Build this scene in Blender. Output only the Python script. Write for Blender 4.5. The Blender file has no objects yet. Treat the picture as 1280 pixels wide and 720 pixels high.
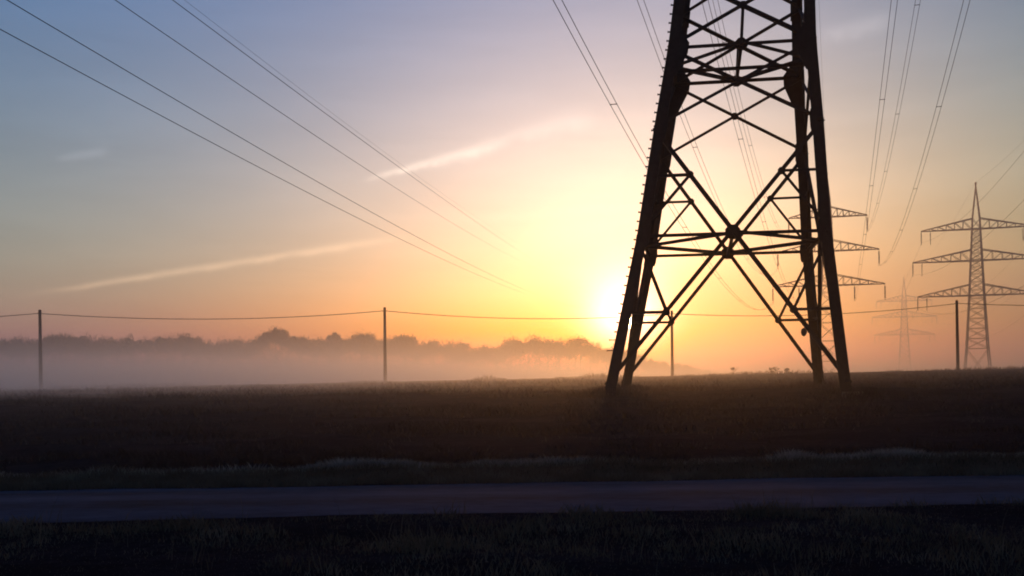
import bpy, bmesh, math, random
import numpy as np
from mathutils import Vector, Matrix

random.seed(7)
rng = np.random.default_rng(11)
R = math.radians
SC = bpy.context.scene
COL = SC.collection
EYE = 1.5                                  # height of the lens over the road

# ------------------------------------------------------------------ helpers
def tag(o, label=None, cat=None, group=None, kind=None):
    if label: o['label'] = label
    if cat: o['category'] = cat
    if group: o['group'] = group
    if kind: o['kind'] = kind
    return o

def empty(name, loc, rz=0.0):
    o = bpy.data.objects.new(name, None)
    o.location = loc; o.rotation_euler = (0, 0, rz)
    o.empty_display_size = .5
    COL.objects.link(o)
    return o

def link_mesh(name, me, m, parent=None, smooth=False):
    if m is not None: me.materials.append(m)
    o = bpy.data.objects.new(name, me)
    if smooth:
        me.polygons.foreach_set('use_smooth', [True] * len(me.polygons))
    COL.objects.link(o)
    if parent: o.parent = parent
    return o

def from_arrays(name, v, f, m, parent=None, smooth=False):
    """v: n x 3 array, f: k x (3 or 4) index array."""
    me = bpy.data.meshes.new(name)
    v = np.asarray(v, np.float32); f = np.asarray(f, np.int32)
    n = f.shape[1]
    me.vertices.add(len(v)); me.vertices.foreach_set('co', v.ravel())
    me.loops.add(f.size); me.loops.foreach_set('vertex_index', f.ravel())
    me.polygons.add(len(f))
    me.polygons.foreach_set('loop_start', np.arange(0, f.size, n, dtype=np.int32))
    me.polygons.foreach_set('loop_total', np.full(len(f), n, np.int32))
    me.update(calc_edges=True); me.validate()
    return link_mesh(name, me, m, parent, smooth)

class MB:
    """Collects faces for one mesh object."""
    def __init__(self): self.v = []; self.f = []
    def add(self, vs, fs):
        k = len(self.v)
        self.v += [tuple(p) for p in vs]
        self.f += [tuple(i + k for i in q) for q in fs]
    def prism(self, a, b, sec, x, y):
        """Extrude the closed section sec (list of (u, v)) from a to b, axes x, y."""
        a = Vector(a); b = Vector(b); n = len(sec)
        vs = [a + x * u + y * v for u, v in sec] + [b + x * u + y * v for u, v in sec]
        fs = [(i, (i + 1) % n, n + (i + 1) % n, n + i) for i in range(n)]
        fs += [tuple(range(n))[::-1], tuple(range(n, 2 * n))]
        self.add(vs, fs)
    def angle(self, a, b, w, t, fx, fy=None):
        """L section steel: flanges along fx and fy, heel on the line a-b."""
        a = Vector(a); b = Vector(b); d = (b - a).normalized()
        x = Vector(fx); x = (x - d * x.dot(d)).normalized()
        if fy is None: y = d.cross(x)
        else:
            y = Vector(fy); y = y - d * y.dot(d); y = (y - x * y.dot(x)).normalized()
        self.prism(a, b, [(0, 0), (w, 0), (w, t), (t, t), (t, w), (0, w)], x, y)
    def bar(self, a, b, w, h, up=(0, 0, 1)):
        a = Vector(a); b = Vector(b); d = (b - a).normalized()
        u = Vector(up)
        if abs(d.dot(u)) > .98: u = Vector((0, 1, 0))
        x = d.cross(u).normalized(); y = x.cross(d)
        self.prism(a, b, [(-w/2, -h/2), (w/2, -h/2), (w/2, h/2), (-w/2, h/2)], x, y)
    def tube(self, pts, r, n=6):
        pts = [Vector(p) for p in pts]
        rings = []
        for i, p in enumerate(pts):
            d = (pts[min(i + 1, len(pts) - 1)] - pts[max(i - 1, 0)]).normalized()
            u = Vector((0, 0, 1)) if abs(d.z) < .95 else Vector((1, 0, 0))
            x = d.cross(u).normalized(); y = x.cross(d)
            rr = r[i] if isinstance(r, (list, tuple)) else r
            rings.append([p + (x * math.cos(2*math.pi*k/n) + y * math.sin(2*math.pi*k/n)) * rr for k in range(n)])
        vs = [q for ring in rings for q in ring]
        fs = []
        for i in range(len(pts) - 1):
            for k in range(n):
                fs.append((i*n + k, i*n + (k+1) % n, (i+1)*n + (k+1) % n, (i+1)*n + k))
        fs += [tuple(range(n))[::-1], tuple(range((len(pts)-1)*n, len(pts)*n))]
        self.add(vs, fs)
    def plate(self, pts, nrm, t):
        n = Vector(nrm).normalized() * (t / 2)
        k = len(pts)
        vs = [Vector(p) - n for p in pts] + [Vector(p) + n for p in pts]
        fs = [tuple(range(k))[::-1], tuple(range(k, 2 * k))]
        fs += [(i, (i+1) % k, k + (i+1) % k, k + i) for i in range(k)]
        self.add(vs, fs)
    def build(self, name, m, parent=None, smooth=False):
        me = bpy.data.meshes.new(name)
        me.from_pydata(self.v, [], self.f); me.update()
        bm = bmesh.new(); bm.from_mesh(me)
        bmesh.ops.recalc_face_normals(bm, faces=bm.faces)
        bm.to_mesh(me); bm.free()
        return link_mesh(name, me, m, parent, smooth)

def copy_tree(o, parent=None):
    c = o.copy(); COL.objects.link(c)
    if parent is not None: c.parent = parent
    for ch in list(o.children): copy_tree(ch, c)
    return c

def smooth01(t):
    t = np.clip(t, 0, 1); return t * t * (3 - 2 * t)

# ------------------------------------------------------------------ materials
def new_mat(name):
    m = bpy.data.materials.new(name); m.use_nodes = True
    nt = m.node_tree
    return m, nt, nt.nodes['Principled BSDF']

def ramp(nt, fac, stops):
    r = nt.nodes.new('ShaderNodeValToRGB')
    el = r.color_ramp.elements
    while len(el) < len(stops): el.new(.5)
    for e, (p, c) in zip(el, stops):
        e.position = p; e.color = (*c, 1)
    nt.links.new(fac, r.inputs[0])
    return r.outputs[0]

def noise(nt, scale, detail=6, rough=.6, vec=None, stretch=None):
    n = nt.nodes.new('ShaderNodeTexNoise')
    n.inputs['Scale'].default_value = scale; n.inputs['Detail'].default_value = detail
    n.inputs['Roughness'].default_value = rough
    if vec is None:
        g = nt.nodes.new('ShaderNodeNewGeometry'); vec = g.outputs['Position']
    if stretch:
        mp = nt.nodes.new('ShaderNodeMapping'); mp.inputs['Scale'].default_value = stretch
        nt.links.new(vec, mp.inputs[0]); vec = mp.outputs[0]
    nt.links.new(vec, n.inputs['Vector'])
    return n.outputs['Fac']

def bump(nt, bsdf, fac, dist, strength=1.0):
    b = nt.nodes.new('ShaderNodeBump')
    b.inputs['Distance'].default_value = dist; b.inputs['Strength'].default_value = strength
    nt.links.new(fac, b.inputs['Height']); nt.links.new(b.outputs[0], bsdf.inputs['Normal'])

def simple(name, stops, scale, rough=.8, spec=.2, bd=0.0, metal=0.0, stretch=None):
    m, nt, b = new_mat(name)
    f = noise(nt, scale, stretch=stretch)
    nt.links.new(ramp(nt, f, stops), b.inputs['Base Color'])
    b.inputs['Roughness'].default_value = rough
    b.inputs['Specular IOR Level'].default_value = spec
    b.inputs['Metallic'].default_value = metal
    if bd: bump(nt, b, f, bd)
    return m

M = {}
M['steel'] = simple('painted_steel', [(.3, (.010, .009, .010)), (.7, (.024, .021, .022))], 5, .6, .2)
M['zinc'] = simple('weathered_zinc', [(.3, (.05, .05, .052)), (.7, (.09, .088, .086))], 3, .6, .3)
M['wire'] = simple('aluminium_strand', [(.3, (.05, .05, .052)), (.7, (.08, .08, .08))], 2, .7, .15)
M['ceramic'] = simple('brown_glazed_ceramic', [(.3, (.035, .015, .008)), (.7, (.055, .024, .012))], 3, .3, .4)
M['concrete'] = simple('old_concrete', [(.3, (.07, .062, .055)), (.7, (.15, .135, .12))], 6, .9, .2, .01)
M['plate'] = simple('enamel_sign_back', [(.3, (.05, .05, .05)), (.7, (.07, .07, .07))], 8, .5, .3)
M['wood'] = simple('tarred_pole_wood', [(.25, (.018, .012, .009)), (.75, (.045, .030, .022))], 3, .9, .1, .01, stretch=(12, 12, .7))
M['bark'] = simple('tree_bark', [(.3, (.025, .018, .013)), (.7, (.05, .038, .028))], 4, .9, .1)
M['twig'] = simple('bare_twigs_and_last_leaves', [(.3, (.022, .018, .010)), (.7, (.055, .040, .022))], .6, .9, .1)
M['asphalt'] = None

def soil_material():
    m, nt, b = new_mat('ploughed_soil')
    f1 = noise(nt, .55, 8, .62, stretch=(.35, 1, 1))
    f2 = noise(nt, 7, 6, .7)
    mx = nt.nodes.new('ShaderNodeMath'); mx.operation = 'MULTIPLY_ADD'
    nt.links.new(f2, mx.inputs[0]); mx.inputs[1].default_value = .45
    ad = nt.nodes.new('ShaderNodeMath'); ad.operation = 'MULTIPLY'; ad.inputs[1].default_value = .6
    nt.links.new(f1, ad.inputs[0]); nt.links.new(ad.outputs[0], mx.inputs[2])
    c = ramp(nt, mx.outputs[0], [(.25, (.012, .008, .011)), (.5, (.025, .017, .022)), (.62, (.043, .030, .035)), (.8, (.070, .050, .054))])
    nt.links.new(c, b.inputs['Base Color'])
    b.inputs['Roughness'].default_value = 1; b.inputs['Specular IOR Level'].default_value = 0
    bump(nt, b, mx.outputs[0], .12)
    return m
M['soil'] = soil_material()

def asphalt_material():
    m, nt, b = new_mat('worn_asphalt')
    f1 = noise(nt, .9, 6, .65, stretch=(.22, 1, 1))
    f2 = noise(nt, 60, 3, .6)
    f3 = noise(nt, 5.5, 5, .7, stretch=(.5, 1, 1))
    mm = lambda op, a, b_=0.0, c_=0.0: (lambda n: ([nt.links.new(q, n.inputs[k]) if not isinstance(q, (int, float)) else setattr(n.inputs[k], 'default_value', q) for k, q in enumerate((a, b_, c_))], setattr(n, 'operation', op), n.outputs[0])[-1])(nt.nodes.new('ShaderNodeMath'))
    g = nt.nodes.new('ShaderNodeNewGeometry'); sp = nt.nodes.new('ShaderNodeSeparateXYZ'); nt.links.new(g.outputs['Position'], sp.inputs[0])
    k = mm('MULTIPLY_ADD', sp.outputs['X'], -.065, sp.outputs['Y'])            # metres across the road
    w = mm('SINE', mm('MULTIPLY', mm('ADD', k, -12.05), 2 * math.pi / 1.5))     # two wheel tracks
    fac = mm('ADD', mm('ADD', mm('MULTIPLY', f1, .55), mm('MULTIPLY', f3, .40)), mm('MULTIPLY', w, .05))
    c = ramp(nt, fac, [(.30, (.014, .018, .034)), (.45, (.036, .044, .080)), (.58, (.060, .070, .122)), (.72, (.092, .106, .168))])
    nt.links.new(c, b.inputs['Base Color'])
    b.inputs['Roughness'].default_value = .95; b.inputs['Specular IOR Level'].default_value = .05
    bump(nt, b, f2, .004)
    return m
M['asphalt'] = asphalt_material()

def blade_material(name, stops, trans):
    m, nt, b = new_mat(name)
    f = noise(nt, 1.3, 4, .7)
    c = ramp(nt, f, stops)
    nt.links.new(c, b.inputs['Base Color'])
    b.inputs['Roughness'].default_value = .85; b.inputs['Specular IOR Level'].default_value = .12
    if trans:
        tr = nt.nodes.new('ShaderNodeBsdfTranslucent'); nt.links.new(c, tr.inputs[0])
        mx = nt.nodes.new('ShaderNodeMixShader'); mx.inputs[0].default_value = trans
        nt.links.new(b.outputs[0], mx.inputs[1]); nt.links.new(tr.outputs[0], mx.inputs[2])
        nt.links.new(mx.outputs[0], nt.nodes['Material Output'].inputs[0])
    return m
M['verge_grass'] = blade_material('verge_grass_blades', [(.3, (.062, .053, .042)), (.55, (.125, .107, .086)), (.75, (.22, .19, .155))], .2)
M['frost_grass'] = blade_material('pale_dry_grass_blades', [(.3, (.20, .185, .17)), (.6, (.38, .36, .34)), (.8, (.58, .555, .53))], .2)
M['stubble'] = blade_material('field_stubble', [(.3, (.022, .014, .017)), (.6, (.044, .030, .034)), (.8, (.10, .076, .076))], .05)

# ------------------------------------------------------------------ terrain
ROAD_SLOPE = .065
def road_near(x): return 11.95 + ROAD_SLOPE * x
def road_far(x): return 15.4 + ROAD_SLOPE * x
NGX = rng.random((64, 64))
def vnoise(x, y, s):
    """cheap smooth value noise in [-1, 1]"""
    u = np.asarray(x) / s; v = np.asarray(y) / s
    iu = np.floor(u).astype(int); iv = np.floor(v).astype(int)
    fu = u - iu; fv = v - iv
    fu = fu*fu*(3-2*fu); fv = fv*fv*(3-2*fv)
    g = lambda a, b: NGX[a % 64, b % 64]
    return 2*((g(iu,iv)*(1-fu)+g(iu+1,iv)*fu)*(1-fv)+(g(iu,iv+1)*(1-fu)+g(iu+1,iv+1)*fu)*fv)-1

def ground(x, y):
    x = np.asarray(x, float); y = np.asarray(y, float)
    xc = np.clip(x, -75, 75)
    k = y - ROAD_SLOPE * np.clip(x, -60, 60)         # distance measured square to the road
    base = -1.5
    lip = -1.40 + .007 * np.clip(x, -20, 20)
    tower = -.62 + .006 * (xc - 8)
    crest = -.10 + .0105 * xc
    far = -2.6
    h = np.full(np.broadcast(x, y).shape, base)
    verge = base + .10 * smooth01((10.6 - k) / 3.5) + .05 * vnoise(x, y, 1.7) * smooth01((11.6 - k) / 1.0)
    h = np.where(k < 11.8, verge, h)
    bank = base + (lip - base) * smooth01((k - 16.0) / .95)
    h = np.where(k > 15.9, bank, h)
    f = lip + (tower - lip) * smooth01((k - 17.2) / 30)
    f = f + (crest - tower) * smooth01((y - 40) / 85)
    f = f + (far - crest) * smooth01((y - 128) / 150)
    bumps = (.05 * vnoise(x, y, .45) + .07 * vnoise(x + 9, y + 3, 1.3) + .05 * vnoise(x - 5, y, 4.1)) * smooth01((k - 16.6) / .6)
    bumps = bumps * (1 - .5 * smooth01((y - 60) / 60))
    h = np.where(k > 17.0, f, h) + bumps
    return h + EYE

def grid_levels(segs):
    out = [segs[0][0]]
    for a, b, n in segs: out += list(np.linspace(a, b, n + 1)[1:])
    return np.array(out)
gx = grid_levels([(-2300, -300, 20), (-300, -70, 30), (-70, -22, 70), (-22, 22, 150), (22, 70, 70), (70, 300, 30), (300, 2300, 20)])
gy = grid_levels([(-250, -20, 8), (-20, 4, 10), (4, 11, 40), (11, 20, 90), (20, 60, 150), (60, 160, 110), (160, 500, 30), (500, 2300, 18)])
XX, YY = np.meshgrid(gx, gy)
ZZ = ground(XX, YY)
nx, ny = len(gx), len(gy)
idx = np.arange(nx * ny).reshape(ny, nx)
quads = np.stack([idx[:-1, :-1], idx[:-1, 1:], idx[1:, 1:], idx[1:, :-1]], -1).reshape(-1, 4)
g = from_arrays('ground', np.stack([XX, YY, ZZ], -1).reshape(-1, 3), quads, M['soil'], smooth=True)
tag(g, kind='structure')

rx = np.concatenate([np.linspace(-150, -20, 27), np.linspace(-19, 19, 77), np.linspace(20, 150, 27)])
wob = lambda s: .10 * vnoise(rx, rx * 0 + s, 1.9) + .05 * vnoise(rx, rx * 0 + s + 7, .6)
c_ = ROAD_SLOPE * np.clip(rx, -60, 60)
rows = [11.95 + c_ + wob(2.0), 12.7 + c_, 13.6 + c_, 14.5 + c_, 15.4 + c_ + 1.6 * wob(30.0)]
camber = [0.006, .035, .045, .035, .006]
rv = np.concatenate([np.stack([rx, r, np.zeros_like(rx) + cz], -1) for r, cz in zip(rows, camber)])
n = len(rx); ri = np.arange(n * 5).reshape(5, n)
rq = np.stack([ri[:-1, :-1], ri[:-1, 1:], ri[1:, 1:], ri[1:, :-1]], -1).reshape(-1, 4)
tag(from_arrays('road', rv, rq, M['asphalt'], smooth=True), kind='structure')

# ------------------------------------------------------------------ grass and stubble
def blades(name, px, py, hgt, wid, lean, m, sink=.02):
    n = len(px)
    z = ground(px, py) - sink
    a = rng.uniform(0, 2 * np.pi, n); la = rng.uniform(0, 2 * np.pi, n)
    dx, dy = np.cos(a) * wid / 2, np.sin(a) * wid / 2
    lx, ly = np.cos(la) * lean * hgt, np.sin(la) * lean * hgt
    v = np.empty((n, 5, 3))
    v[:, 0] = np.stack([px - dx, py - dy, z], -1)
    v[:, 1] = np.stack([px + dx, py + dy, z], -1)
    v[:, 2] = np.stack([px + dx*.7 + lx*.35, py + dy*.7 + ly*.35, z + hgt*.55], -1)
    v[:, 3] = np.stack([px - dx*.7 + lx*.35, py - dy*.7 + ly*.35, z + hgt*.55], -1)
    v[:, 4] = np.stack([px + lx, py + ly, z + hgt], -1)
    i = np.arange(n)[:, None] * 5
    f = np.concatenate([i + [0, 1, 2], i + [0, 2, 3], i + [3, 2, 4]])
    return from_arrays(name, v.reshape(-1, 3), f, m)

def clumped(n, x0, x1, y0, y1, s, thr):
    px = rng.uniform(x0, x1, n * 3); py = rng.uniform(y0, y1, n * 3)
    w = vnoise(px, py, s) * .6 + vnoise(px + 31, py + 17, s * .35) * .4
    keep = w > thr
    return px[keep][:n], py[keep][:n], w[keep][:n]

# verge on the camera's side of the road
n = 100000
px = rng.uniform(-13, 13, n); kk = 2.5 + 9.6 * rng.random(n) ** .8
py = kk + ROAD_SLOPE * px
edge = .16 * vnoise(px, py * 0 + 5, 1.1) + .1 * vnoise(px, py * 0 + 9, .4)
ok = kk < 11.95 + edge
px, py, kk = px[ok], py[ok], kk[ok]
cl = np.clip(.5 + .6 * vnoise(px, py, .9) + .5 * vnoise(px + 5, py + 2, .33), 0, 1.3)
hh = (.02 + .05 * rng.random(len(px))) * (.5 + 2.0 * cl ** 2)
tag(blades('verge_grass', px, py, hh, .008 + .006 * rng.random(len(px)), .5, M['verge_grass']),
    'dark short grass of the near verge below the road', 'grass', kind='stuff')
px, py, w = clumped(2600, -7, 8, 5.2, 12.2, .5, .38)
k = py - ROAD_SLOPE * px; ok = k < 11.9; px, py = px[ok], py[ok]
tag(blades('verge_stems', px, py, .14 + .22 * rng.random(len(px)) ** 2, .007, .35, M['verge_grass']),
    'taller dark stems standing out of the near verge', 'grass', kind='stuff')
# paler dry tufts along the near edge of the road
px, py, w = clumped(9000, -8, 9, 9.8, 13, .9, .12)
k = py - ROAD_SLOPE * px; ok = (k > 10.7) & (k < 12.02 + .15 * vnoise(px, py * 0, .5))
px, py = px[ok], py[ok]
tag(blades('roadside_tufts', px, py, .06 + .10 * rng.random(len(px)), .012, .6, M['verge_grass']),
    'olive grass tufts along the near edge of the road', 'grass', kind='stuff')
# bank beyond the road: dark face, pale dry crest
n = 110000
px = rng.uniform(-17, 18, n); kk = 15.1 + 2.15 * rng.random(n)
py = kk + ROAD_SLOPE * px
ok = kk > 15.38 + .16 * vnoise(px, py * 0 + 40, 1.0) + .12 * vnoise(px, py * 0 + 4, .35)
px, py, kk = px[ok], py[ok], kk[ok]
tag(blades('bank_grass', px, py, .05 + .11 * rng.random(len(px)), .011, .5, M['verge_grass']),
    'dark grass on the low bank beyond the road', 'grass', kind='stuff')
n = 54000
px = rng.uniform(-17, 18, n); kk = 16.95 + .26 * np.abs(rng.normal(0, .6, n))
py = kk + ROAD_SLOPE * px
dens = .45 + .55 * vnoise(px, py * 0 + 3, 2.3) + .35 * vnoise(px, py * 0 + 8, .7)
ok = rng.random(n) < np.clip(dens, .08, 1)
px, py = px[ok], py[ok]
hh = (.06 + .10 * rng.random(len(px))) * (1 + .7 * np.clip(vnoise(px, py * 0 + 20, .9), -.4, 1))
tag(blades('dry_grass_fringe', px, py, hh, .012, .55, M['frost_grass']),
    'pale dry grass fringe along the field edge above the road', 'grass', kind='stuff')
# field stubble
n = 150000
py = 17.5 + 75 * rng.random(n) ** 1.7
px = rng.uniform(-1, 1, n) * (4 + .56 * py)
w = vnoise(px * .45, py * 1.3, 1.2) * .5 + vnoise(px * .7, py, .5) * .35 + vnoise(px * .12, py, 1.7) * .4
ok = w > .12
px, py, w = px[ok], py[ok], w[ok]
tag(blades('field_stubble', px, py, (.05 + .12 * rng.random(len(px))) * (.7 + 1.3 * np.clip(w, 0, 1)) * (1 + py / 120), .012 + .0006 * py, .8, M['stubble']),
    'ragged brown stubble over the ploughed field', 'stubble', kind='stuff')
px, py, w = clumped(2600, -14, 16, 17.6, 32, .6, .40)
tag(blades('field_tufts', px, py, .05 + .09 * rng.random(len(px)), .011, .9, M['verge_grass']),
    'scattered pale grass tufts in the near part of the field', 'grass', kind='stuff')
# taller weeds on the skyline of the field
n = 16000
py = rng.uniform(108, 140, n); px = rng.uniform(-75, 80, n)
w = vnoise(px, py * 0 + 3, 3.2) * .5 + vnoise(px, py * 0 + 13, .9) * .5
ok = w > .05
px, py, w = px[ok], py[ok], w[ok]
tag(blades('skyline_weeds', px, py, .18 + .95 * w * rng.random(len(px)), .06, .35, M['stubble']),
    'ragged weeds along the far edge of the field', 'weeds', kind='stuff')

# ------------------------------------------------------------------ lattice pylons
def lerp(a, b, t): return a + (b - a) * t

class Lattice:
    """Corner points of a square tapering tower; local frame, z measured from the base."""
    def __init__(self, levels, lean=0.0):
        self.z = [l[0] for l in levels]; self.w = [l[1] for l in levels]; self.lean = lean
    def half(self, z):
        return float(np.interp(z, self.z, self.w))
    def c(self, sx, sy, z, grow=0.0):
        w = self.half(z) + grow
        return Vector((sx * w + self.lean * z, sy * w, z))
FACES = [((-1, -1), (1, -1), (0, -1, 0)), ((1, -1), (1, 1), (1, 0, 0)), ((1, 1), (-1, 1), (0, 1, 0)), ((-1, 1), (-1, -1), (-1, 0, 0))]

def cross_pt(a, b, c, d):
    """crossing of the lines a-b and c-d (coplanar)"""
    u = b - a; v = d - c; w = c - a
    n = u.cross(v)
    t = w.cross(v).dot(n) / n.length_squared
    return a + u * t

# ---- the big pylon in front
TZ = EYE - .438                       # z of its feet
TOWER = empty('transmission_tower', (.1964 * 44 + .0573 * -.438, 44.0, TZ), -.1717)
tag(TOWER, 'huge dark lattice pylon standing close by in the field, its top beyond the frame', 'pylon', 'lattice pylons')
b0 = -.438
LV = [(0, 4.45), (5.387 - b0, 3.581), (9.605 - b0, 3.143), (12.739 - b0, 2.771), (15.64 - b0, 2.575),
      (18.9, 2.36), (22.4, 2.13), (25.4, 1.92), (28.4, 1.71), (31.4, 1.50), (34.4, 1.30), (37.4, 1.10), (40.4, .90), (43.4, .72), (50.5, .07)]
LAT = Lattice([(-1.2, 4.63)] + LV, .0573)
zB, z1, z2, z3, z4 = [l[0] for l in LV[:5]]
S = M['steel']
IN = .022                               # bracing bolts to the inside of the legs' flanges

def leg_mesh(sx, sy):
    mb = MB()
    zs = [-.35, z1, z2, z3, z4, 18.9, 22.4, 31.4, 40.4]
    ws = [.41, .42, .42, .42, .40, .36, .33, .28, .22]
    for i in range(len(zs) - 1):
        a, b = LAT.c(sx, sy, zs[i]), LAT.c(sx, sy, zs[i + 1])
        mb.angle(a, b + (b - a).normalized() * .04, ws[i], .045, (-sx, 0, 0), (0, -sy, 0))
    return mb
for sx, sy in ((-1, -1), (1, -1), (1, 1), (-1, 1)):
    leg = leg_mesh(sx, sy).build('leg', S, TOWER)
    mb = MB()                            # concrete stub
    c = LAT.c(sx, sy, -.1)
    mb.prism(c + Vector((0, 0, -.9)), c + Vector((0, 0, -.20)), [(-.48, -.48), (.48, -.48), (.48, .48), (-.48, .48)], Vector((1, 0, 0)), Vector((0, 1, 0)))
    mb.prism(c + Vector((0, 0, -.205)), c + Vector((0, 0, -.06)), [(-.36, -.36), (.36, -.36), (.36, .36), (-.36, .36)], Vector((1, 0, 0)), Vector((0, 1, 0)))
    mb.build('footing', M['concrete'], TOWER)
    # splice and gusset plates where the taper changes
    for (fx, fy, nx_, ny_) in ((-sx, 0, 0, sy), (0, -sy, sx, 0)):
        f = Vector((fx, fy, 0)); nn = Vector((nx_, ny_, 0))
        for zc, up, dn, out in ((z3, .60, 1.2, .80), (z1, .4, .45, .50), (z2, .4, .5, .50), (z4, .35, .5, .46), (18.9, .3, .4, .5)):
            p = lambda dz, o: LAT.c(sx, sy, zc + dz) + f * o - nn * .012
            mb = MB(); mb.plate([p(-dn, .10), p(-dn, .47), p(-.30, out), p(.12, out), p(up, .45), p(up, .10)], nn, .02)
            mb.build('gusset_plate', S, leg)

def brace(name, a, b, w, nrm, off, t=.022):
    """one angle bar lying in a face with outward normal nrm"""
    nrm = Vector(nrm)
    mb = MB()
    a = a - nrm * off; b = b - nrm * off
    d = (b - a).normalized(); side = d.cross(nrm).normalized()
    mb.angle(a - side * w / 2, b - side * w / 2, w, t, side, -nrm)
    return mb.build(name, S, TOWER)

def node_plate(p, nrm, r, off):
    nrm = Vector(nrm); u = Vector((0, 0, 1)).cross(nrm).normalized(); v = Vector((0, 0, 1))
    mb = MB(); q = p - nrm * off
    mb.plate([q + u * (r * math.cos(R(a))) + v * (r * math.sin(R(a))) for a in (22, 68, 112, 158, 202, 248, 292, 338)], nrm, .026)
    return mb.build('node_plate', S, TOWER)

def zfix(z): return z
nodes = {}
for (ca, cb, nrm) in FACES:
    P = lambda c, z: LAT.c(c[0], c[1], z)
    # slope of the face, so the braces lie in it
    n3 = (P(cb, z1) - P(ca, z1)).cross(P(ca, z2) - P(ca, z1)).normalized()
    if n3.dot(Vector(nrm)) < 0: n3 = -n3
    # bottom X, from the feet to the second level, with the middle strut
    a0, b0_, a2, b2 = P(ca, .15), P(cb, .15), P(ca, z2), P(cb, z2)
    X = cross_pt(a0, b2, b0_, a2)
    brace('diagonal_brace', a0, b2, .155, n3, .05)
    brace('diagonal_brace', b0_, a2, .155, n3, .08)
    a1, b1 = P(ca, z1), P(cb, z1)
    Hm = (a1 + b1) / 2
    brace('horizontal_brace', a1, b1, .13, n3, .11)
    node_plate((X + Hm) / 2, n3, .30, .14)
    nodes[('J', nrm)] = Hm
    for (leg_c, foot, top) in ((ca, a0, b2), (cb, b0_, a2)):
        # secondary triangles: half way along the lower and the upper arm of the X
        other_top = a2 if leg_c == ca else b2
        lo = lerp(foot, X, .475)
        up = lerp(other_top, X, .46)
        j = P(leg_c, z1)
        hz = lo.z
        brace('secondary_brace', lo, P(leg_c, hz), .105, n3, .13)
        brace('secondary_brace', lo, j, .105, n3, .15)
        brace('secondary_brace', up, P(leg_c, up.z), .105, n3, .13)
        brace('secondary_brace', up, j, .105, n3, .15)
        node_plate(lo, n3, .15, .16); node_plate(up, n3, .15, .16)
    # X panels above
    for (za, zb, w, hang) in ((z2, z3, .12, False), (z3, z4, .145, True), (z4, 18.9, .13, False)):
        aa, ab, ba, bb = P(ca, za), P(cb, za), P(ca, zb), P(cb, zb)
        brace('diagonal_brace', aa, bb, w, n3, .05)
        brace('diagonal_brace', ab, ba, w, n3, .08)
        xx = cross_pt(aa, bb, ab, ba)
        node_plate(xx, n3, .17, .10)
        if hang:
            brace('hanger_brace', (aa + ab) / 2, xx, .12, n3, .12)
    a3, b3 = P(ca, z3), P(cb, z3)
    brace('horizontal_brace', a3, b3, .135, n3, .11)
    node_plate((a3 + b3) / 2, n3, .26, .14)
    nodes[('K', nrm)] = (a3 + b3) / 2
# plan bracing: a diamond between the four mid points, and a fore and aft tie
UP = Vector((0, 0, 1))
for key in ('J', 'K'):
    q = [nodes[(key, f[2])] for f in FACES]
    for i in range(4):
        a, b = q[i], q[(i + 1) % 4]
        d = (b - a).normalized()
        mb = MB(); s = d.cross(UP).normalized()
        mb.angle(a - s * .07 + d * .1 - UP * .02 * i, b - s * .07 - d * .1 - UP * .02 * i, .14, .02, s, UP)
        mb.build('plan_brace', S, TOWER)
    for a, b in ((q[0], q[2]),) + (((q[1], q[3]),) if key == 'K' else ()):
        d = (b - a).normalized(); s = d.cross(UP).normalized()
        mb = MB(); dz = -.13 if a is q[0] else -.26
        mb.angle(a - s * .06 + UP * dz, b - s * .06 + UP * dz, .12, .02, s, UP)
        mb.build('plan_brace', S, TOWER)
# step bolts up the near left leg
mb_w = []
z = 2.15
while z < 17.6:
    p = LAT.c(-1, -1, z)
    mb = MB()
    mb.tube([p + Vector((.03, .02, 0)), p + Vector((-.062, .02, .01))], .030, 6)
    mb.tube([p + Vector((-.062, .02, .01)), p + Vector((-.09, .02, .013))], .044, 6)
    mb.build('step_bolt', S, TOWER)
    z += .352
for zz in (1.45, 1.85):
    p = LAT.c(-1, -1, zz)
    mb = MB(); mb.tube([p + Vector((.03, .02, 0)), p + Vector((-.20, .02, 0))], .020, 6)
    mb.tube([p + Vector((-.20, .02, 0)), p + Vector((-.225, .02, 0))], .042, 6)
    mb.build('step_bolt', S, TOWER)
# small enamel plate held off the far right leg
zc = 2.35
p = LAT.c(1, 1, zc)
mb = MB(); c0 = p + Vector((-.64, -.06, 0))
mb.plate([c0 + Vector((.13 * math.cos(R(a)) , 0, .19 * math.sin(R(a)))) for a in range(15, 375, 30)], (0, 1, 0), .03)
pl = mb.build('warning_plate', M['plate'], TOWER)
mb = MB(); mb.bar(c0 + Vector((.08, .03, 0)), p + Vector((-.2, .0, 0)), .03, .03)
mb.build('bracket', S, pl)

# ---- everything above the frame: body, cross arms, insulators
def x_body(mb, lat, zs, wl, wb, legs=True, horiz=True):
    for i in range(len(zs) - 1):
        za, zb = zs[i], zs[i + 1]
        for k, (ca, cb, nrm) in enumerate(FACES):
            aa, ab, ba, bb = lat.c(*ca, za), lat.c(*cb, za), lat.c(*ca, zb), lat.c(*cb, zb)
            n = Vector(nrm)
            mb.bar(aa - n * .03, bb - n * .03, wb, wb * .35, n); mb.bar(ab - n * (.05 + wb * .4), ba - n * (.05 + wb * .4), wb, wb * .35, n)
            if horiz: mb.bar(aa - n * .01, ab - n * .01, wb, wb * .5, n)
            if legs:
                mb.angle(aa, ba, wl, wl * .13, (-ca[0], 0, 0), (0, -ca[1], 0))
mb = MB()
x_body(mb, LAT, [18.9, 22.4, 25.4, 28.4, 31.4, 34.4, 37.4, 40.4], .3, .12, legs=False)
x_body(mb, LAT, [40.4, 43.4], .2, .1)
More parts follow.
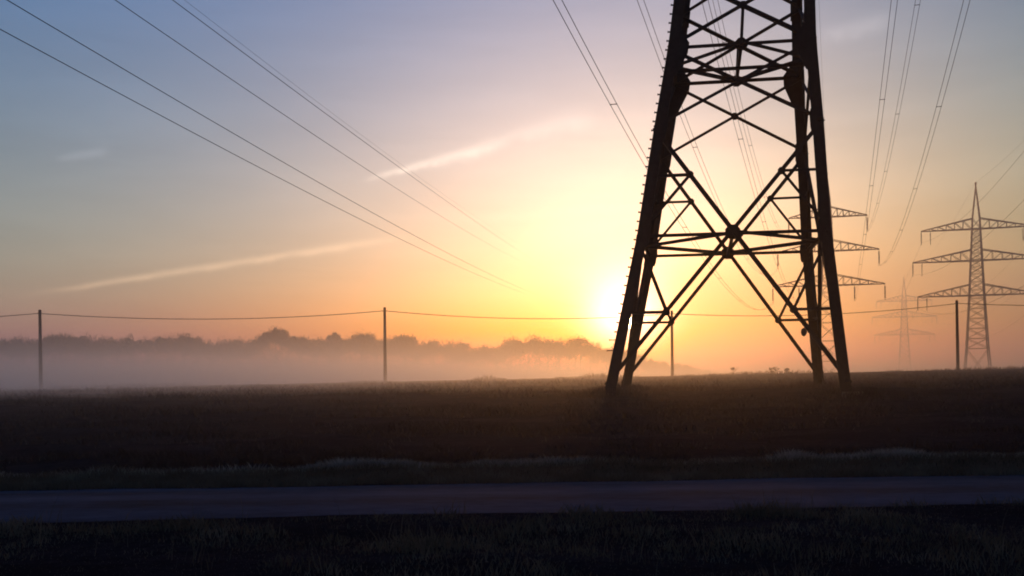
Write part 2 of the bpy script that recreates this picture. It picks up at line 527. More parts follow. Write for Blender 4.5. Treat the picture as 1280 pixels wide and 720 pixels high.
for sx in (-1, 1):
    for sy in (-1, 1):
        mb.angle(LAT.c(sx, sy, 43.4), LAT.c(sx, sy, 50.5), .16, .02, (-sx, 0, 0), (0, -sy, 0))
mb.build('upper_body', S, TOWER)

def crossarm(lat, z, rise, half, root, m, wc, wb, npan=5):
    """tapering lattice arm on both sides; root is the tower's empty"""
    mb = MB(); tips = []
    for s in (-1, 1):
        w0 = lat.half(z); w1 = lat.half(z + rise); cx = lat.lean * z; cx1 = lat.lean * (z + rise)
        tip = Vector((cx + s * half, 0, z))
        tips.append(tip)
        lo = [Vector((cx + s * w0, sy * w0, z)) for sy in (-1, 1)]
        hi = [Vector((cx1 + s * w1, sy * w1, z + rise)) for sy in (-1, 1)]
        tl = [tip + Vector((0, sy * .12, 0)) for sy in (-1, 1)]
        th = [tip + Vector((0, sy * .12, .12)) for sy in (-1, 1)]
        for k in range(2):
            mb.bar(lo[k], tl[k], wc, wc); mb.bar(hi[k], th[k], wc, wc)
            for i in range(1, npan):
                a = lerp(lo[k], tl[k], i / npan); b = lerp(hi[k], th[k], i / npan)
                a2 = lerp(lo[k], tl[k], (i - 1) / npan)
                mb.bar(a, b, wb, wb, (0, 1, 0)); mb.bar(a2, b, wb, wb, (0, 1, 0))
        for i in range(1, npan):
            a, b = lerp(lo[0], tl[0], i / npan), lerp(lo[1], tl[1], i / npan)
            mb.bar(a, b, wb, wb); mb.bar(lerp(lo[0], tl[0], (i-1) / npan), b, wb, wb)
            mb.bar(lerp(hi[0], th[0], i / npan), lerp(hi[1], th[1], i / npan), wb, wb)
        mb.bar(tl[0], tl[1], wc, wc)
    mb.bar(Vector((cx - w0, -w0, z)), Vector((cx + w0, -w0, z)), wc, wc)
    mb.bar(Vector((cx - w0, w0, z)), Vector((cx + w0, w0, z)), wc, wc)
    return mb.build('crossarm', m, root), tips

def insulator(top, length, root, r=.13):
    mb = MB(); pts = []; rs = []
    n = 16
    for i in range(n):
        z = -length * (.12 + .76 * i / (n - 1))
        pts += [top + Vector((0, 0, z)), top + Vector((0, 0, z - length * .012))]
        rs += [r, r * .45]
    mb.tube([top, pts[0]], .03, 6)
    mb.tube(pts, rs, 8)
    mb.tube([pts[-1], top + Vector((0, 0, -length))], .03, 6)
    mb.bar(top + Vector((-.22, 0, -length)), top + Vector((.22, 0, -length)), .05, .08)
    return mb.build('insulator', M['ceramic'], root)

def wpt(root, p):
    return Matrix.Translation(root.location) @ root.rotation_euler.to_matrix().to_4x4() @ p

DZ = 2.0 - TZ + 1.1                  # keeps the arms of the two towers on one line at like heights
A_ARMS = [(40.4, 3.0, 9.0), (31.4, 3.0, 10.9), (22.4, 3.0, 9.2)]
T_TIPS = []
for z, rise, half in A_ARMS:
    _, tips = crossarm(LAT, z, rise, half, TOWER, S, .14, .08)
    for t in tips[1:] if z > 24 else tips: insulator(t, 3.6, TOWER)
    T_TIPS.append([wpt(TOWER, t + Vector((0, 0, -3.6))) for t in tips])
T_APEX = wpt(TOWER, Vector((LAT.lean * 50.5, 0, 50.5)))

# ---- distant pylons
def far_pylon(name, loc, rz, label, levels, panels, arms, apex, wl, wb, wc, m, ins, lean=0.0):
    root = empty(name, loc, rz)
    tag(root, label, 'pylon', 'lattice pylons')
    lat = Lattice(levels, lean)
    for sx, sy in ((-1, -1), (1, -1), (1, 1), (-1, 1)):
        mb = MB()
        for i in range(len(levels) - 1):
            mb.angle(lat.c(sx, sy, levels[i][0]), lat.c(sx, sy, levels[i + 1][0]), wl, wl * .2, (-sx, 0, 0), (0, -sy, 0))
        mb.build('leg', m, root)
    mb = MB(); x_body(mb, lat, panels, wl, wb, legs=False)
    mb.build('bracing', m, root)
    tips = []
    for z, rise, half in arms:
        _, t = crossarm(lat, z, rise, half, root, m, wc, wb, 6)
        for q in t: insulator(q, ins, root, .2)
        tips.append([wpt(root, q + Vector((0, 0, -ins))) for q in t])
    return root, tips, wpt(root, Vector((0, 0, apex)))

def gz(x, y): return float(ground(np.array([x]), np.array([y]))[0])
def at(px, D): return (px - 640) / 1347 * D

# the one directly behind the big pylon's right legs (same line)
D2 = 266.0; x2 = at(1036.5, D2)
z2b = gz(x2, D2)
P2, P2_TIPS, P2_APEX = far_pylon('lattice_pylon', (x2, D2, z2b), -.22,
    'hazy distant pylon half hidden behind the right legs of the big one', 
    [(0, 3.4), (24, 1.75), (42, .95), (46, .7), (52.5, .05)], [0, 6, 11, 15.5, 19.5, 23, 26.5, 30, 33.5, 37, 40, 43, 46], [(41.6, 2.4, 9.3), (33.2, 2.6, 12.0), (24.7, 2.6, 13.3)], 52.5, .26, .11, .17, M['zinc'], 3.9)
# the sharp one at the right
D1 = 300.0; x1 = at(1222, D1); z1b = gz(x1, D1)
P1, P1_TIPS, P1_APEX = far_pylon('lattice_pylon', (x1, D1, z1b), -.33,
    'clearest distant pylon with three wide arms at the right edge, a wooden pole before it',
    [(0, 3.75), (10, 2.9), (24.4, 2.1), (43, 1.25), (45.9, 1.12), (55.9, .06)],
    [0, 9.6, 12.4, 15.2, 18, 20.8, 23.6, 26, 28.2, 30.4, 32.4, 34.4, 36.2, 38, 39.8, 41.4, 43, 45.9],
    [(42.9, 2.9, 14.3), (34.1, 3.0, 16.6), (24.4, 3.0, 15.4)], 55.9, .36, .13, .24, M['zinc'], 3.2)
for z, half in ((42.9, 14.3), (34.1, 16.6), (24.4, 15.4)):
    for s_ in (-1, 1):
        mb = MB()
        for dx in (0, 2.4):
            mb.tube([(s_ * (half - dx), -1.6 + 3.2 * t, z - .4 - 3.4 * (1 - (2 * t - 1) ** 2)) for t in [i / 14 for i in range(15)]], .07, 5)
        mb.build('jumper_loop', M['wire'], P1)
# the faint one beyond it
D3 = 590.0; x3 = at(1131, D3); z3b = gz(x3, D3)
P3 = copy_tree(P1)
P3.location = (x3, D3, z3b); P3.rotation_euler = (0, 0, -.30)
tag(P3, 'faintest and smallest pylon, nearly lost in haze left of the sharp pylon', 'pylon', 'lattice pylons')
def shifted(q):
    l = P1.matrix_basis
    return None
def local_tip(z, half, s, ins): return Vector((s * half, 0, z - ins))
P3_TIPS = [[wpt(P3, local_tip(z, half, s, 3.2)) for s in (-1, 1)] for z, half in ((42.9, 14.3), (34.1, 16.6), (24.4, 15.4))]
P3_APEX = wpt(P3, Vector((0, 0, 55.9)))

# ------------------------------------------------------------------ overhead lines
def span(a, b, sag, n=48):
    a = Vector(a); b = Vector(b)
    return [lerp(a, b, i / n) - Vector((0, 0, sag * 4 * (i / n) * (1 - i / n))) for i in range(n + 1)]

def bundle(name, runs, gap, r, label, group, spacers=True):
    """twin conductor: two strands side by side with spacers between them"""
    mb = MB(); sp = MB()
    for (a, b, sag) in runs:
        d = (Vector(b) - Vector(a)); s = Vector((d.y, -d.x, 0)).normalized() * gap / 2
        pts = span(a, b, sag)
        for k in (-1, 1): mb.tube([p + s * k for p in pts], r, 5)
        if spacers:
            for i in range(4, 48, 7):
                p = pts[i]; sp.tube([p - s * 1.15, p, p + s * 1.15], [r * 1.8, r * 1.3, r * 1.8], 5)
    o = mb.build(name, M['wire'])
    tag(o, label, 'power line', group)
    if spacers: sp.build('spacer', M['wire'], o)
    return o

side_n = ('left', 'right'); arm_n = ('top', 'middle', 'bottom')
def hang(lat_x, z):                       # a point on the big pylon's cross arms, in the world
    return wpt(TOWER, Vector((lat_x + LAT.lean * z, 0, z - 3.6)))
def far_hang(lat_x, z):
    return wpt(P2, Vector((lat_x, 0, z - 3.9)))
runs = [
 (hang(9.0, 40.4), P2_TIPS[0][1], 6.0, 'twin cables right of the big pylon reaching the top right arm of the pylon behind'),
 (hang(10.9, 31.4), P2_TIPS[1][1], 6.0, 'outermost right twin cables slanting to the middle right arm of the pylon behind'),
 (hang(6.6, 31.4), far_hang(6.2, 24.7), 2.0, 'steepest twin cables running down close beside the big pylon on its right'),
 (hang(-6.6, 40.4), P2_TIPS[0][0], 9.0, 'right of the two twin cables seen through the lattice of the big pylon'),
 (hang(-8.8, 31.4), P2_TIPS[1][0], 9.5, 'twin cables second from left, vanishing behind the left legs of the big pylon'),
 (hang(-9.2, 22.4), P2_TIPS[2][0], 7.0, 'outermost left twin cables dropping down behind the left legs of the big pylon'),
 (hang(-5.1, 31.4), far_hang(-7.0, 24.7), 6.0, 'left of the two twin cables seen through the lattice of the big pylon')]
for a, b, sag, label in runs:
    # behind the viewer the line goes on over the road
    d = Vector((math.sin(.19), math.cos(.19), 0))
    bundle('twin_conductor', [(a, b, sag), (Vector(a) - d * 240, a, 6.0)], .40, .019, label, 'twin cables of the big pylon line')
for q in (far_hang(6.2, 24.7), far_hang(-7.0, 24.7)):
    insulator(P2.matrix_basis.inverted() @ (q + Vector((0, 0, 3.9))), 3.9, P2, .2)
for lx, z in ((6.6, 31.4), (-5.1, 31.4), (-6.6, 40.4), (-8.8, 31.4)):
    insulator(Vector((lx + LAT.lean * z, 0, z)), 3.6, TOWER)
mb = MB(); mb.tube(span(T_APEX, P2_APEX, 4.0), .014, 5)
tag(mb.build('earth_wire', M['wire']), 'thin single wire from the big pylon to the peak of the pylon behind it', 'power line')

# the line at the right edge
for i in range(3):
    for s in range(2):
        a = Vector(P1_TIPS[i][s]); b = Vector(P3_TIPS[i][s])
        d = (a - b); d.z = 0; d.normalize()
        near = a + d * 300
        mb = MB(); mb.tube(span(a, b, 6.5), .022, 4); mb.tube(span(near, a, 7.5), .022, 4)
        o = mb.build('overhead_cable', M['wire'])
        tag(o, 'faint cable through the %s arm of the sharp pylon at the right edge, %s side' % (arm_n[i], side_n[s]), 'power line', 'cables of the right edge line')
d = Vector(P1_APEX) - Vector(P3_APEX); d.z = 0; d.normalize()
mb = MB(); mb.tube(span(P1_APEX, P3_APEX, 5), .018, 4); mb.tube(span(Vector(P1_APEX) + d * 300, P1_APEX, 6), .018, 4)
tag(mb.build('earth_wire', M['wire']), 'thin wire rising to the right edge from the peak of the sharp pylon', 'power line')

# the line that crosses the upper left of the view and sinks into the glare
LX = math.tan(.1703)
lw = [('lowest of the four dark cables across the upper left sky', -28.5, 14.3, 120, 4.2, .020),
      ('second lowest dark cable across the upper left sky', -26.0, 15.3, 125, 4.8, .019),
      ('second highest dark cable across the upper left sky', -33.0, 19.3, 125, 3.4, .024),
      ('highest of the four dark cables, starting at the top edge left of centre', -29.0, 21.6, 130, 2.2, .022),
      ('faint thin wire just above the four dark cables in the upper left sky', -31.0, 22.1, 118, 4.0, .009)]
for label, xa, zm, ym, S4, r in lw:
    k = xa / -30.0                        # heights were taken for a line 30 m to the left
    mb = MB(); pts = []
    for sp_ in range(-1, 3):
        for i in range(40 + (sp_ == 2)):
            t = i / 40; y = ym + 300 * (sp_ - .5 + t)
            pts.append(Vector((xa + .1703 * y * 1.0, y, EYE + k * (zm + 4 * S4 * (t - .5) ** 2))))
    mb.tube(pts, [r * (1 - .78 * min(1, max(0, (p.y - 95) / 95))) for p in pts], 5)
    tag(mb.build('overhead_cable', M['wire']), label, 'power line', 'cables across the upper left sky')

# ------------------------------------------------------------------ wooden poles with their wire
poles = [(51, 108, 387, 'leftmost wooden pole, standing against the misty wood'),
         (481.5, 115, 384, 'second wooden pole from the left, standing before the wood'),
         (840.5, 126, 388, 'wooden pole seen between the legs of the big pylon'),
         (1197.5, 122, 375, 'dark wooden pole just left of the sharp distant pylon')]
tops = []
for px, D, ytop, label in poles:
    x = at(px, D); zb = gz(x, D)
    ztop = EYE + (473.08 - .0101 * (px - 640) - ytop) / 1347 * D
    root = empty('utility_pole', (x, D, zb))
    tag(root, label, 'pole', 'wooden poles along the field')
    mb = MB(); hgt = ztop - zb
    mb.tube([(0, 0, -.6), (0, 0, hgt * .5), (0, 0, hgt - .06), (0, 0, hgt)], [.185, .165, .145, .06], 12)
    mb.build('shaft', M['wood'], root, smooth=False)
    root.rotation_euler = (0, R(random.uniform(-.45, .45)), random.uniform(-.1, .1))
    mb = MB()
    mb.tube([(0, -.14, hgt - .55), (0, -.30, hgt - .55), (0, -.30, hgt - .42)], .022, 6)
    mb.tube([(0, -.30, hgt - .45), (0, -.30, hgt - .40), (0, -.30, hgt - .34), (0, -.30, hgt - .28)], [.05, .07, .05, .02], 8)
    mb.build('insulator', M['ceramic'], root)
    tops.append(Vector((x, D - .30, zb + hgt - .40)))
mb = MB()
chain = [tops[0] + (tops[0] - tops[1]) * 1.0] + tops + [tops[3] + Vector((34, -6, .4))]
for a, b in zip(chain[:-1], chain[1:]):
    mb.tube(span(a, b, .72, 24), .038, 6)
tag(mb.build('telephone_cable', M['wire']), 'sagging cable strung low along the four wooden poles', 'cable')

# ------------------------------------------------------------------ trees
def tree_arrays(x, y, zb, h, wd, dens, cl=1.0, seed=0):
    """crown of many small clumps spread through an uneven volume"""
    g = np.random.default_rng(seed)
    nb = 13
    # limbs end in clumps spread over a dome, so the top of the crown is round and uneven
    th = g.uniform(-1.25, 1.25, nb); rr = g.uniform(.62, 1, nb); rr[:4] = g.uniform(.1, .6, 4); dep = g.normal(0, .45, nb)
    cs = np.stack([np.sin(th) * rr * wd * .40, dep * wd * .34, h - wd * .12 - wd * .34 * (1 - np.cos(th) * rr) + g.normal(0, wd * .035, nb)], -1)
    rs = np.stack([wd * g.uniform(.12, .21, nb), wd * g.uniform(.12, .2, nb), np.minimum(h * .12, wd * .15) * g.uniform(.75, 1.15, nb)], -1)
    n = int(dens)
    k = g.integers(0, nb, n)
    d = g.normal(0, 1, (n, 3)); d /= np.linalg.norm(d, axis=1)[:, None]
    rad = g.random(n) ** .45 * (1 + .18 * g.normal(0, 1, n))
    c = cs[k] + d * rs[k] * rad[:, None]
    # lower skirt so that the wood closes towards the ground
    m = g.random(n) < .30
    c[m, 2] = h * g.uniform(.08, .75, m.sum()); c[m, 0] = g.normal(0, wd * .24, m.sum()); c[m, 1] = g.normal(0, wd * .2, m.sum())
    s = cl * g.uniform(.35, 1.0, n)
    u = g.normal(0, 1, (n, 3)); u /= np.linalg.norm(u, axis=1)[:, None]
    w = g.normal(0, 1, (n, 3)); w /= np.linalg.norm(w, axis=1)[:, None]
    v = np.stack([c - u * s[:, None] * .5, c + u * s[:, None] * .5, c + w * s[:, None] * .7], 1).reshape(-1, 3)
    # upright twigs break the outline
    nt_ = n // 5
    k = g.integers(0, nb, nt_)
    a = cs[k] + g.normal(0, .45, (nt_, 3)) * rs[k]
    top = a + np.stack([g.normal(0, .25, nt_), g.normal(0, .25, nt_), np.ones(nt_)], -1) * (rs[k][:, 2:] * g.uniform(.35, .9, (nt_, 1)))
    q = np.stack([a - [.10, 0, 0], a + [.10, 0, 0], top], 1).reshape(-1, 3)
    v = np.concatenate([v, q])
    f = np.arange(len(v)).reshape(-1, 3)
    v = v + [x, y, zb]
    return v, f

def trunk_mb(mb, x, y, zb, h, r):
    j = lambda s: random.uniform(-s, s)
    p0 = Vector((x, y, zb - .3)); p1 = Vector((x + j(.3), y, zb + h * .3)); p2 = Vector((x + j(.5), y, zb + h * .62))
    mb.tube([p0, p1, p2, p2 + Vector((j(.6), 0, h * .22))], [r, r * .75, r * .4, r * .1], 6)
    for k in range(4):
        t = random.uniform(.35, .9); b = p1.lerp(p2, t)
        mb.tube([b, b + Vector((j(h * .16), j(h * .1), h * .14)), b + Vector((j(h * .22), j(h * .14), h * .27))], [r * .35, r * .2, r * .05], 5)

prof = [(-340, 424), (-240, 419), (-190, 423), (-120, 417), (-60, 421), (0, 420), (22, 417), (45, 423), (75, 416), (100, 417), (125, 423), (150, 418), (175, 421), (205, 419), (218, 416), (250, 421),
        (265, 424), (290, 421), (315, 424), (332, 414), (345, 409), (360, 416), (380, 421), (400, 419), (410, 424), (418, 416), (430, 422), (444, 415), (458, 413),
        (470, 422), (490, 421), (508, 417), (525, 425), (545, 424), (565, 427), (588, 426), (605, 433), (622, 428), (642, 420), (680, 419), (700, 423), (716, 418), (740, 425), (762, 431), (790, 438), (815, 447), (850, 452), (880, 459)]
ppx = [p[0] for p in prof]; ppy = [p[1] for p in prof]
def tree_h(px, D, ytop):
    x = at(px, D); zb = gz(x, D)
    return x, zb, EYE + (473.08 - .0101 * (px - 640) - ytop) / 1347 * D - zb

solo = [(345, 'tallest dark tree crown rising out of the misty wood', 408.5, 15),
        (418, 'small narrow tree top on the wood skyline left of the second pole', 416, 7),
        (452, 'wide rounded tree top on the wood skyline just left of the second pole', 413, 14),
        (508, 'domed tree top on the wood skyline just right of the second pole', 416.5, 12),
        (76, 'low broad tree top on the wood skyline just right of the leftmost pole', 415.5, 16)]
for i, (px, label, yt, wd) in enumerate(solo):
    D = 440
    x, zb, h = tree_h(px, D, yt)
    root = empty('broadleaf_tree', (x, D, zb)); tag(root, label, 'tree', 'trees on the skyline of the wood')
    v, f = tree_arrays(0, 0, 0, h, wd, 2600, .8, 300 + i)
    from_arrays('crown', v, f, M['twig'], root)
    mb = MB(); trunk_mb(mb, 0, 0, 0, h, .42); mb.build('trunk', M['bark'], root)
V = []; F = []; off = 0; tb = MB()
i = 0
for row, D in enumerate((455, 478)):
    px = -330 + 9 * row
    while px < 885:
        yt = float(np.interp(px, ppx, ppy)) + random.uniform(.3, 3.2) + 1.0 * row
        Dj = D + random.uniform(-9, 9)
        x, zb, h = tree_h(px, Dj, yt)
        if h > 3:
            v, f = tree_arrays(x, Dj, zb, h, random.uniform(11, 18) * min(1, h / 16 + .2), 1700, .85, 500 + i)
            V.append(v); F.append(f + off); off += len(v)
            trunk_mb(tb, x, Dj, zb, h, .32)
        i += 1
        px += random.uniform(13, 22)
wood = from_arrays('distant_woodland', np.concatenate(V), np.concatenate(F), M['twig'])
tag(wood, 'long dim wood standing in mist along the left horizon', 'woodland', kind='stuff')
tr = tb.build('trunks', M['bark'], wood)
tr['kind'] = 'stuff'; tr.name = 'woodland_trunk'

# little bushes on the field's skyline between the pylon's legs
for i, (px, D, hh, wd, label) in enumerate([(967, 150, 1.5, 2.0, 'small rounded bush on the field skyline left of the right legs'),
                                            (984, 146, 1.1, .8, 'thin upright bush on the field skyline beside the right legs'),
                                            (916, 140, 1.2, .6, 'thin twiggy shrub on the field skyline below the lattice crossing')]):
    x = at(px, D); zb = gz(x, D)
    root = empty('shrub', (x, D, zb)); tag(root, label, 'shrub', 'shrubs on the field skyline')
    v, f = tree_arrays(0, 0, -.2, hh, wd, 240, .20, 900 + i)
    from_arrays('foliage', v, f, M['twig'], root)
    mb = MB(); trunk_mb(mb, 0, 0, 0, hh, .05); mb.build('stem', M['bark'], root)

# weeds round the pylon's feet
n = 5200
c = [wpt(TOWER, LAT.c(sx, sy, 0)) for sx, sy in ((-1, -1), (1, -1), (1, 1), (-1, 1))]
q = rng.integers(0, 4, n)
cx = np.array([p.x for p in c])[q]; cy = np.array([p.y for p in c])[q]
px = cx + rng.normal(0, .85, n); py = cy + rng.normal(0, .8, n)
dd = np.hypot(px - cx, py - cy)
tag(blades('pylon_weeds', px, py, (.14 + .30 * rng.random(n)) * np.clip(1.25 - dd / 2.2, .25, 1), .03, .4, M['stubble']),
    'rough dark weeds growing round the feet of the big pylon', 'weeds', kind='stuff')

# ------------------------------------------------------------------ air
SUN_AZ, SUN_EL = R(6.2), R(2.90)
def volume_mat(name, density, colour, aniso):
    m = bpy.data.materials.new(name); m.use_nodes = True
    nt = m.node_tree; nt.nodes.clear()
    out = nt.nodes.new('ShaderNodeOutputMaterial'); v = nt.nodes.new('ShaderNodeVolumePrincipled')
    v.inputs['Color'].default_value = (*colour, 1); v.inputs['Density'].default_value = density
    v.inputs['Anisotropy'].default_value = aniso
    nt.links.new(v.outputs[0], out.inputs['Volume'])
    return m, nt, v
def box(name, x0, x1, y0, y1, z0, z1, m):
    vs = [(x, y, z) for z in (z0, z1) for y in (y0, y1) for x in (x0, x1)]
    fs = [(0, 2, 3, 1), (4, 5, 7, 6), (0, 1, 5, 4), (2, 6, 7, 3), (0, 4, 6, 2), (1, 3, 7, 5)]
    return from_arrays(name, vs, fs, m)
HAZE = .00045
MIST_NEAR, MIST_FAR = .0145, .035
m, nt, v = volume_mat('thin_morning_haze', HAZE, (.74, .65, .68), .80)
tag(box('haze', -2400, 2400, -300, 2400, -4.5, 58, m), 'thin morning haze over the whole plain', 'haze', kind='stuff')

m, nt, v = volume_mat('ground_mist', .01, (.90, .93, 1.0), .78)
MIST = dict(x0=-430, x1=430, y0=12, y1=640, z0=-2.4, z1=54)
def nm(op, *a):
    n = nt.nodes.new('ShaderNodeMath'); n.operation = op
    for i, q in enumerate(a):
        if isinstance(q, (int, float)): n.inputs[i].default_value = q
        else: nt.links.new(q, n.inputs[i])
    return n.outputs[0]
def mr(val, a, b, c, d):
    n = nt.nodes.new('ShaderNodeMapRange'); n.interpolation_type = 'SMOOTHSTEP'
    for k_, q in zip(('From Min', 'From Max', 'To Min', 'To Max'), (a, b, c, d)): n.inputs[k_].default_value = q
    nt.links.new(val, n.inputs['Value']); return n.outputs[0]
tc = nt.nodes.new('ShaderNodeNewGeometry'); sp = nt.nodes.new('ShaderNodeSeparateXYZ')
nt.links.new(tc.outputs['Position'], sp.inputs[0])
px_, py_, pz_ = sp.outputs
near = nm('MULTIPLY', nm('EXPONENT', nm('MULTIPLY', nm('ADD', pz_, -.3), -1 / 2.2)), MIST_NEAR)
near = nm('MULTIPLY', near, nm('MULTIPLY', mr(py_, 14, 112, .05, 1.0), mr(px_, -45, 30, 3.4, .40)))
farm = nm('MULTIPLY', nm('EXPONENT', nm('MULTIPLY', nm('ADD', pz_, 2.0), -1 / 2.6)), MIST_FAR)
farm = nm('MULTIPLY', farm, nm('MULTIPLY', mr(py_, 110, 220, 0.0, 1.0), mr(px_, 10, 110, 1.0, .22)))
wisp = noise(nt, .012, 3, .55, vec=tc.outputs['Position'], stretch=(1.0, .7, 7.0))
farm = nm('MULTIPLY', farm, mr(wisp, .33, .67, .35, 1.7))
beyond = nm('MULTIPLY', nm('MULTIPLY', nm('MULTIPLY_ADD', mr(py_, 320, 400, 0.0, 1.0), .0009, mr(py_, 120, 220, 0.0, .0020)), mr(px_, 35, 100, 0.0, 1.0)), 1.0)
nt.links.new(nm('ADD', nm('ADD', near, farm), beyond), v.inputs['Density'])
tag(box('mist', MIST['x0'], MIST['x1'], MIST['y0'], MIST['y1'], MIST['z0'], MIST['z1'], m), 'low ground mist lying before the wood', 'mist', kind='stuff')

# ------------------------------------------------------------------ sky and sun
W = bpy.data.worlds.new('World'); SC.world = W; W.use_nodes = True
nt = W.node_tree; bg = nt.nodes['Background']
L = nt.links.new
sky = nt.nodes.new('ShaderNodeTexSky'); sky.sky_type = 'NISHITA'; sky.sun_disc = False
sky.sun_elevation = SUN_EL; sky.sun_rotation = SUN_AZ; sky.altitude = 100
sky.air_density = 1.0; sky.dust_density = 2.0; sky.ozone_density = 3.0
tc = nt.nodes.new('ShaderNodeTexCoord')
DIR = tc.outputs['Generated']
SUN = Vector((math.sin(SUN_AZ) * math.cos(SUN_EL), math.cos(SUN_AZ) * math.cos(SUN_EL), math.sin(SUN_EL)))
def mth(op, a, b=None, c=None, clamp=False):
    n = nt.nodes.new('ShaderNodeMath'); n.operation = op; n.use_clamp = clamp
    for i, q in enumerate((a, b, c)):
        if q is None: continue
        if isinstance(q, (int, float)): n.inputs[i].default_value = q
        else: L(q, n.inputs[i])
    return n.outputs[0]
def dot(vec):
    n = nt.nodes.new('ShaderNodeVectorMath'); n.operation = 'DOT_PRODUCT'
    L(DIR, n.inputs[0]); n.inputs[1].default_value = vec
    return n.outputs['Value']
def scale(col, fac):
    n = nt.nodes.new('ShaderNodeVectorMath'); n.operation = 'SCALE'
    if isinstance(col, tuple): n.inputs[0].default_value = col
    else: L(col, n.inputs[0])
    if isinstance(fac, (int, float)): n.inputs['Scale'].default_value = fac
    else: L(fac, n.inputs['Scale'])
    return n.outputs[0]
def add(a, b):
    n = nt.nodes.new('ShaderNodeVectorMath'); n.operation = 'ADD'; L(a, n.inputs[0]); L(b, n.inputs[1]); return n.outputs[0]
zz = dot((0, 0, 1))
elev = mth('ARCSINE', zz)                               # radians
cs = dot(tuple(SUN)); ang = mth('ARCCOSINE', mth('MINIMUM', cs, .999999))
BG = .08
total = scale(sky.outputs[0], SKY_GAIN if 'SKY_GAIN' in globals() else 1.0)
# blue and lavender of the higher air
lav = ramp(nt, mth('MULTIPLY', elev, 1 / R(60)), [(0, (0, 0, 0)), (.05, (.02, .02, .03)), (.16, (.10, .11, .16)), (.32, (.10, .14, .25)), (1.0, (.05, .08, .16))])
front = mth('MULTIPLY_ADD', dot((math.sin(SUN_AZ), math.cos(SUN_AZ), 0)), .42, .58)
total = add(total, scale(scale(lav, front), 1 / BG))
# aureole round the sun
def glow(col, sigma, amp):
    global total
    gfac = mth('MULTIPLY', mth('EXPONENT', mth('MULTIPLY', ang, -1 / R(sigma))), amp / BG)
    total = add(total, scale(col, gfac))
glow((1.0, .80, .52), 8.0, .42)
glow((1.0, .92, .70), 1.3, 1.8)
core_ = mth('EXPONENT', mth('MULTIPLY', mth('POWER', mth('DIVIDE', ang, R(1.9)), 2.0), -1.0))
total = add(total, scale((1.5 / BG, 1.5 / BG, 1.6 / BG), core_))
# measured corrections: soft terms in the angle from the sun and in height over the horizon
SKYFIT = [('a', 6, (0.7066, 0.5025, 0.465)), ('a', 14, (0.9213, 0.7516, 0.7907)), ('a', 30, (-0.55, -0.482, -0.3902)), ('p', 2.5, (-0.4466, -1.6082, -1.9471)), ('p', 6, (-0.2181, -1.3191, -1.547)), ('e', 3, (-0.0722, -0.3391, 0.4769)), ('e', 9, (0.3516, 0.5357, 0.0715)), ('x', 25, (0.0886, -0.0587, -0.3814)), ('y', 9, (-0.3128, -0.0678, -0.0142))]
for kind_, sg, col in SKYFIT:
    q = ang if kind_ in 'ax' else mth('MAXIMUM', elev, 0.0)
    fac = mth('EXPONENT', mth('MULTIPLY', q, -1 / R(sg)))
    if kind_ == 'p':
        fac = mth('MULTIPLY', mth('EXPONENT', mth('MULTIPLY', ang, -1 / R(12))), fac)
    if kind_ == 'e': fac = mth('MULTIPLY', fac, mth('MULTIPLY', front, front))
    if kind_ in 'xy': fac = mth('MULTIPLY', fac, dot((math.cos(SUN_AZ), -math.sin(SUN_AZ), 0)))
    if kind_ == 'y': fac = mth('MULTIPLY', fac, mth('GREATER_THAN', front, .58))
    total = add(total, scale(tuple(c / BG for c in col), fac))
floor_ = nt.nodes.new('ShaderNodeVectorMath'); floor_.operation = 'MAXIMUM'
L(total, floor_.inputs[0]); floor_.inputs[1].default_value = (.004 / BG, .005 / BG, .008 / BG)
total = floor_.outputs[0]
dm = nt.nodes.new('ShaderNodeMapRange'); dm.interpolation_type = 'SMOOTHSTEP'
for k_, val in zip(('From Min', 'From Max', 'To Min', 'To Max'), (R(.20), R(.34), 160.0 / BG, 0.0)): dm.inputs[k_].default_value = val
L(ang, dm.inputs['Value'])
total = add(total, scale((1.0, .62, .24), dm.outputs[0]))
# thin streaks of cirrus: each an arc on the sky with a soft, frayed width
def pix_dir(px, py):
    e0 = 473.08 - .0101 * (px - 640)
    return Vector(((px - 640) / 1347, 1, (e0 - py) / 1347)).normalized()
fray = nt.nodes.new('ShaderNodeTexNoise'); fray.inputs['Scale'].default_value = 46; fray.inputs['Detail'].default_value = 7; fray.inputs['Roughness'].default_value = .65
L(DIR, fray.inputs['Vector'])
def streak(p, q, wid, amp, col, taper=.25):
    global total
    a, b = pix_dir(*p), pix_dir(*q)
    along = (b - a).normalized(); mid = (a + b).normalized(); nrm = along.cross(mid).normalized(); along = mid.cross(nrm).normalized() * (1 if mid.cross(nrm).dot(b - a) > 0 else -1)
    half = math.asin((b - a).length / 2)
    s = mth('DIVIDE', dot(tuple(along)), half)                       # -1..1 along the streak
    u = mth('ADD', dot(tuple(nrm)), mth('MULTIPLY', mth('SUBTRACT', fray.outputs['Fac'], .5), wid * 1.6))
    wl = mth('MULTIPLY_ADD', s, taper * wid, wid)
    core = mth('EXPONENT', mth('MULTIPLY', mth('POWER', mth('ABSOLUTE', mth('DIVIDE', u, wl)), 2.0), -1.0))
    end = nt.nodes.new('ShaderNodeMapRange'); end.interpolation_type = 'SMOOTHERSTEP'
    for k_, val in zip(('From Min', 'From Max', 'To Min', 'To Max'), (.45, 1.05, 1.0, 0.0)): end.inputs[k_].default_value = val
    L(mth('ABSOLUTE', s), end.inputs['Value'])
    front_ = mth('GREATER_THAN', dot(tuple(mid)), .5)
    tex = mth('MULTIPLY_ADD', fray.outputs['Fac'], 1.5, .1, clamp=True)
    fac = mth('MULTIPLY', mth('MULTIPLY', mth('MULTIPLY', core, end.outputs[0]), mth('MULTIPLY', front_, tex)), amp / BG)
    total = add(total, scale(col, fac))
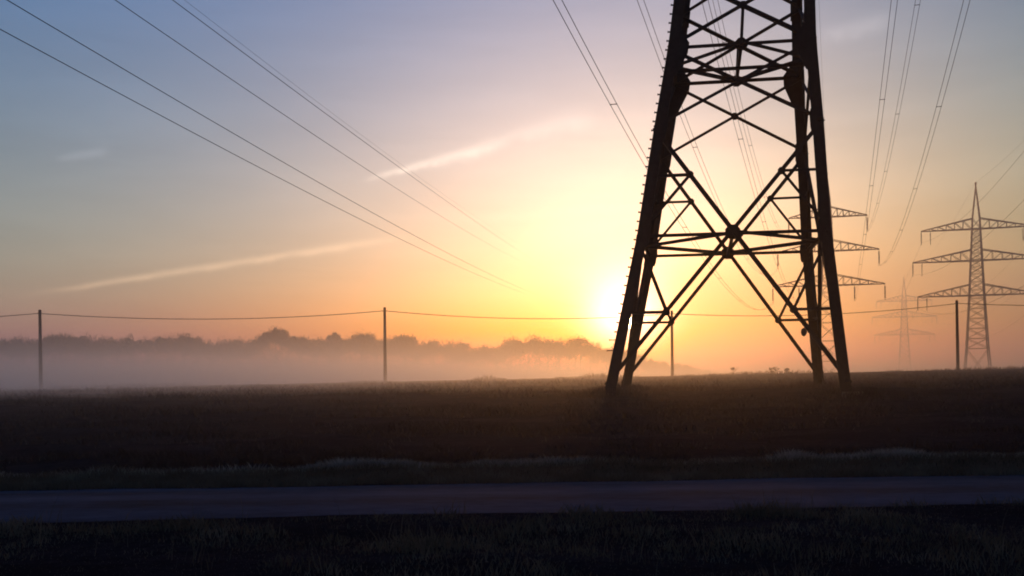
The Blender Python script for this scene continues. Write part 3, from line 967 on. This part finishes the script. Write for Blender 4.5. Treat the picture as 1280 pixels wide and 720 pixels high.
streak((448, 228), (640, 178), .0042, .32, (1.0, .84, .66), .5)
streak((590, 186), (760, 142), .0080, .12, (1.0, .86, .70), .4)
streak((10, 372), (540, 292), .0031, .24, (1.0, .66, .40), .3)
streak((66, 200), (146, 186), .0035, .06, (.9, .85, .95), .3)
streak((1020, 50), (1130, 22), .0065, .10, (1.0, .9, .85), .2)
vn = nt.nodes.new('ShaderNodeTexNoise'); vn.inputs['Scale'].default_value = 3.2; vn.inputs['Detail'].default_value = 9; vn.inputs['Roughness'].default_value = .62
vn.inputs['Distortion'].default_value = .35
vm = nt.nodes.new('ShaderNodeMapping'); vm.inputs['Rotation'].default_value = (0, R(13), 0); vm.inputs['Scale'].default_value = (1.0, 1.0, 7.0)
L(DIR, vm.inputs[0]); L(vm.outputs[0], vn.inputs['Vector'])
total = scale(total, mth('MULTIPLY_ADD', mth('SUBTRACT', vn.outputs['Fac'], .5), .30, 1.0))
L(total, bg.inputs['Color']); bg.inputs['Strength'].default_value = BG

sl = bpy.data.lights.new('sun', 'SUN'); sl.energy = 1.0; sl.angle = R(4.0); sl.color = (1.0, .41, .09)
so = bpy.data.objects.new('sun', sl); COL.objects.link(so)
so.rotation_euler = (-SUN).to_track_quat('-Z', 'Y').to_euler()
so.location = (20, 100, 60)

# ------------------------------------------------------------------ camera and film
cd = bpy.data.cameras.new('camera'); cam = bpy.data.objects.new('camera', cd); COL.objects.link(cam)
cam.location = (0, 0, EYE); cam.rotation_euler = (math.pi / 2, .0101, 0)
cd.sensor_width = 36; cd.lens = 1347 / 1280 * 36; cd.shift_y = (473.08 - 360) / 1280
cd.clip_start = .1; cd.clip_end = 9000
SC.camera = cam
SC.view_settings.view_transform = 'Standard'; SC.view_settings.look = 'None'
SC.view_settings.exposure = 0; SC.view_settings.gamma = 1
SC.render.engine = 'CYCLES'
SC.cycles.use_denoising = True
SC.cycles.volume_bounces = 1
SC.cycles.max_bounces = 8
SC.cycles.filter_width = 1.9
SC.render.resolution_x = 1024; SC.render.resolution_y = 576
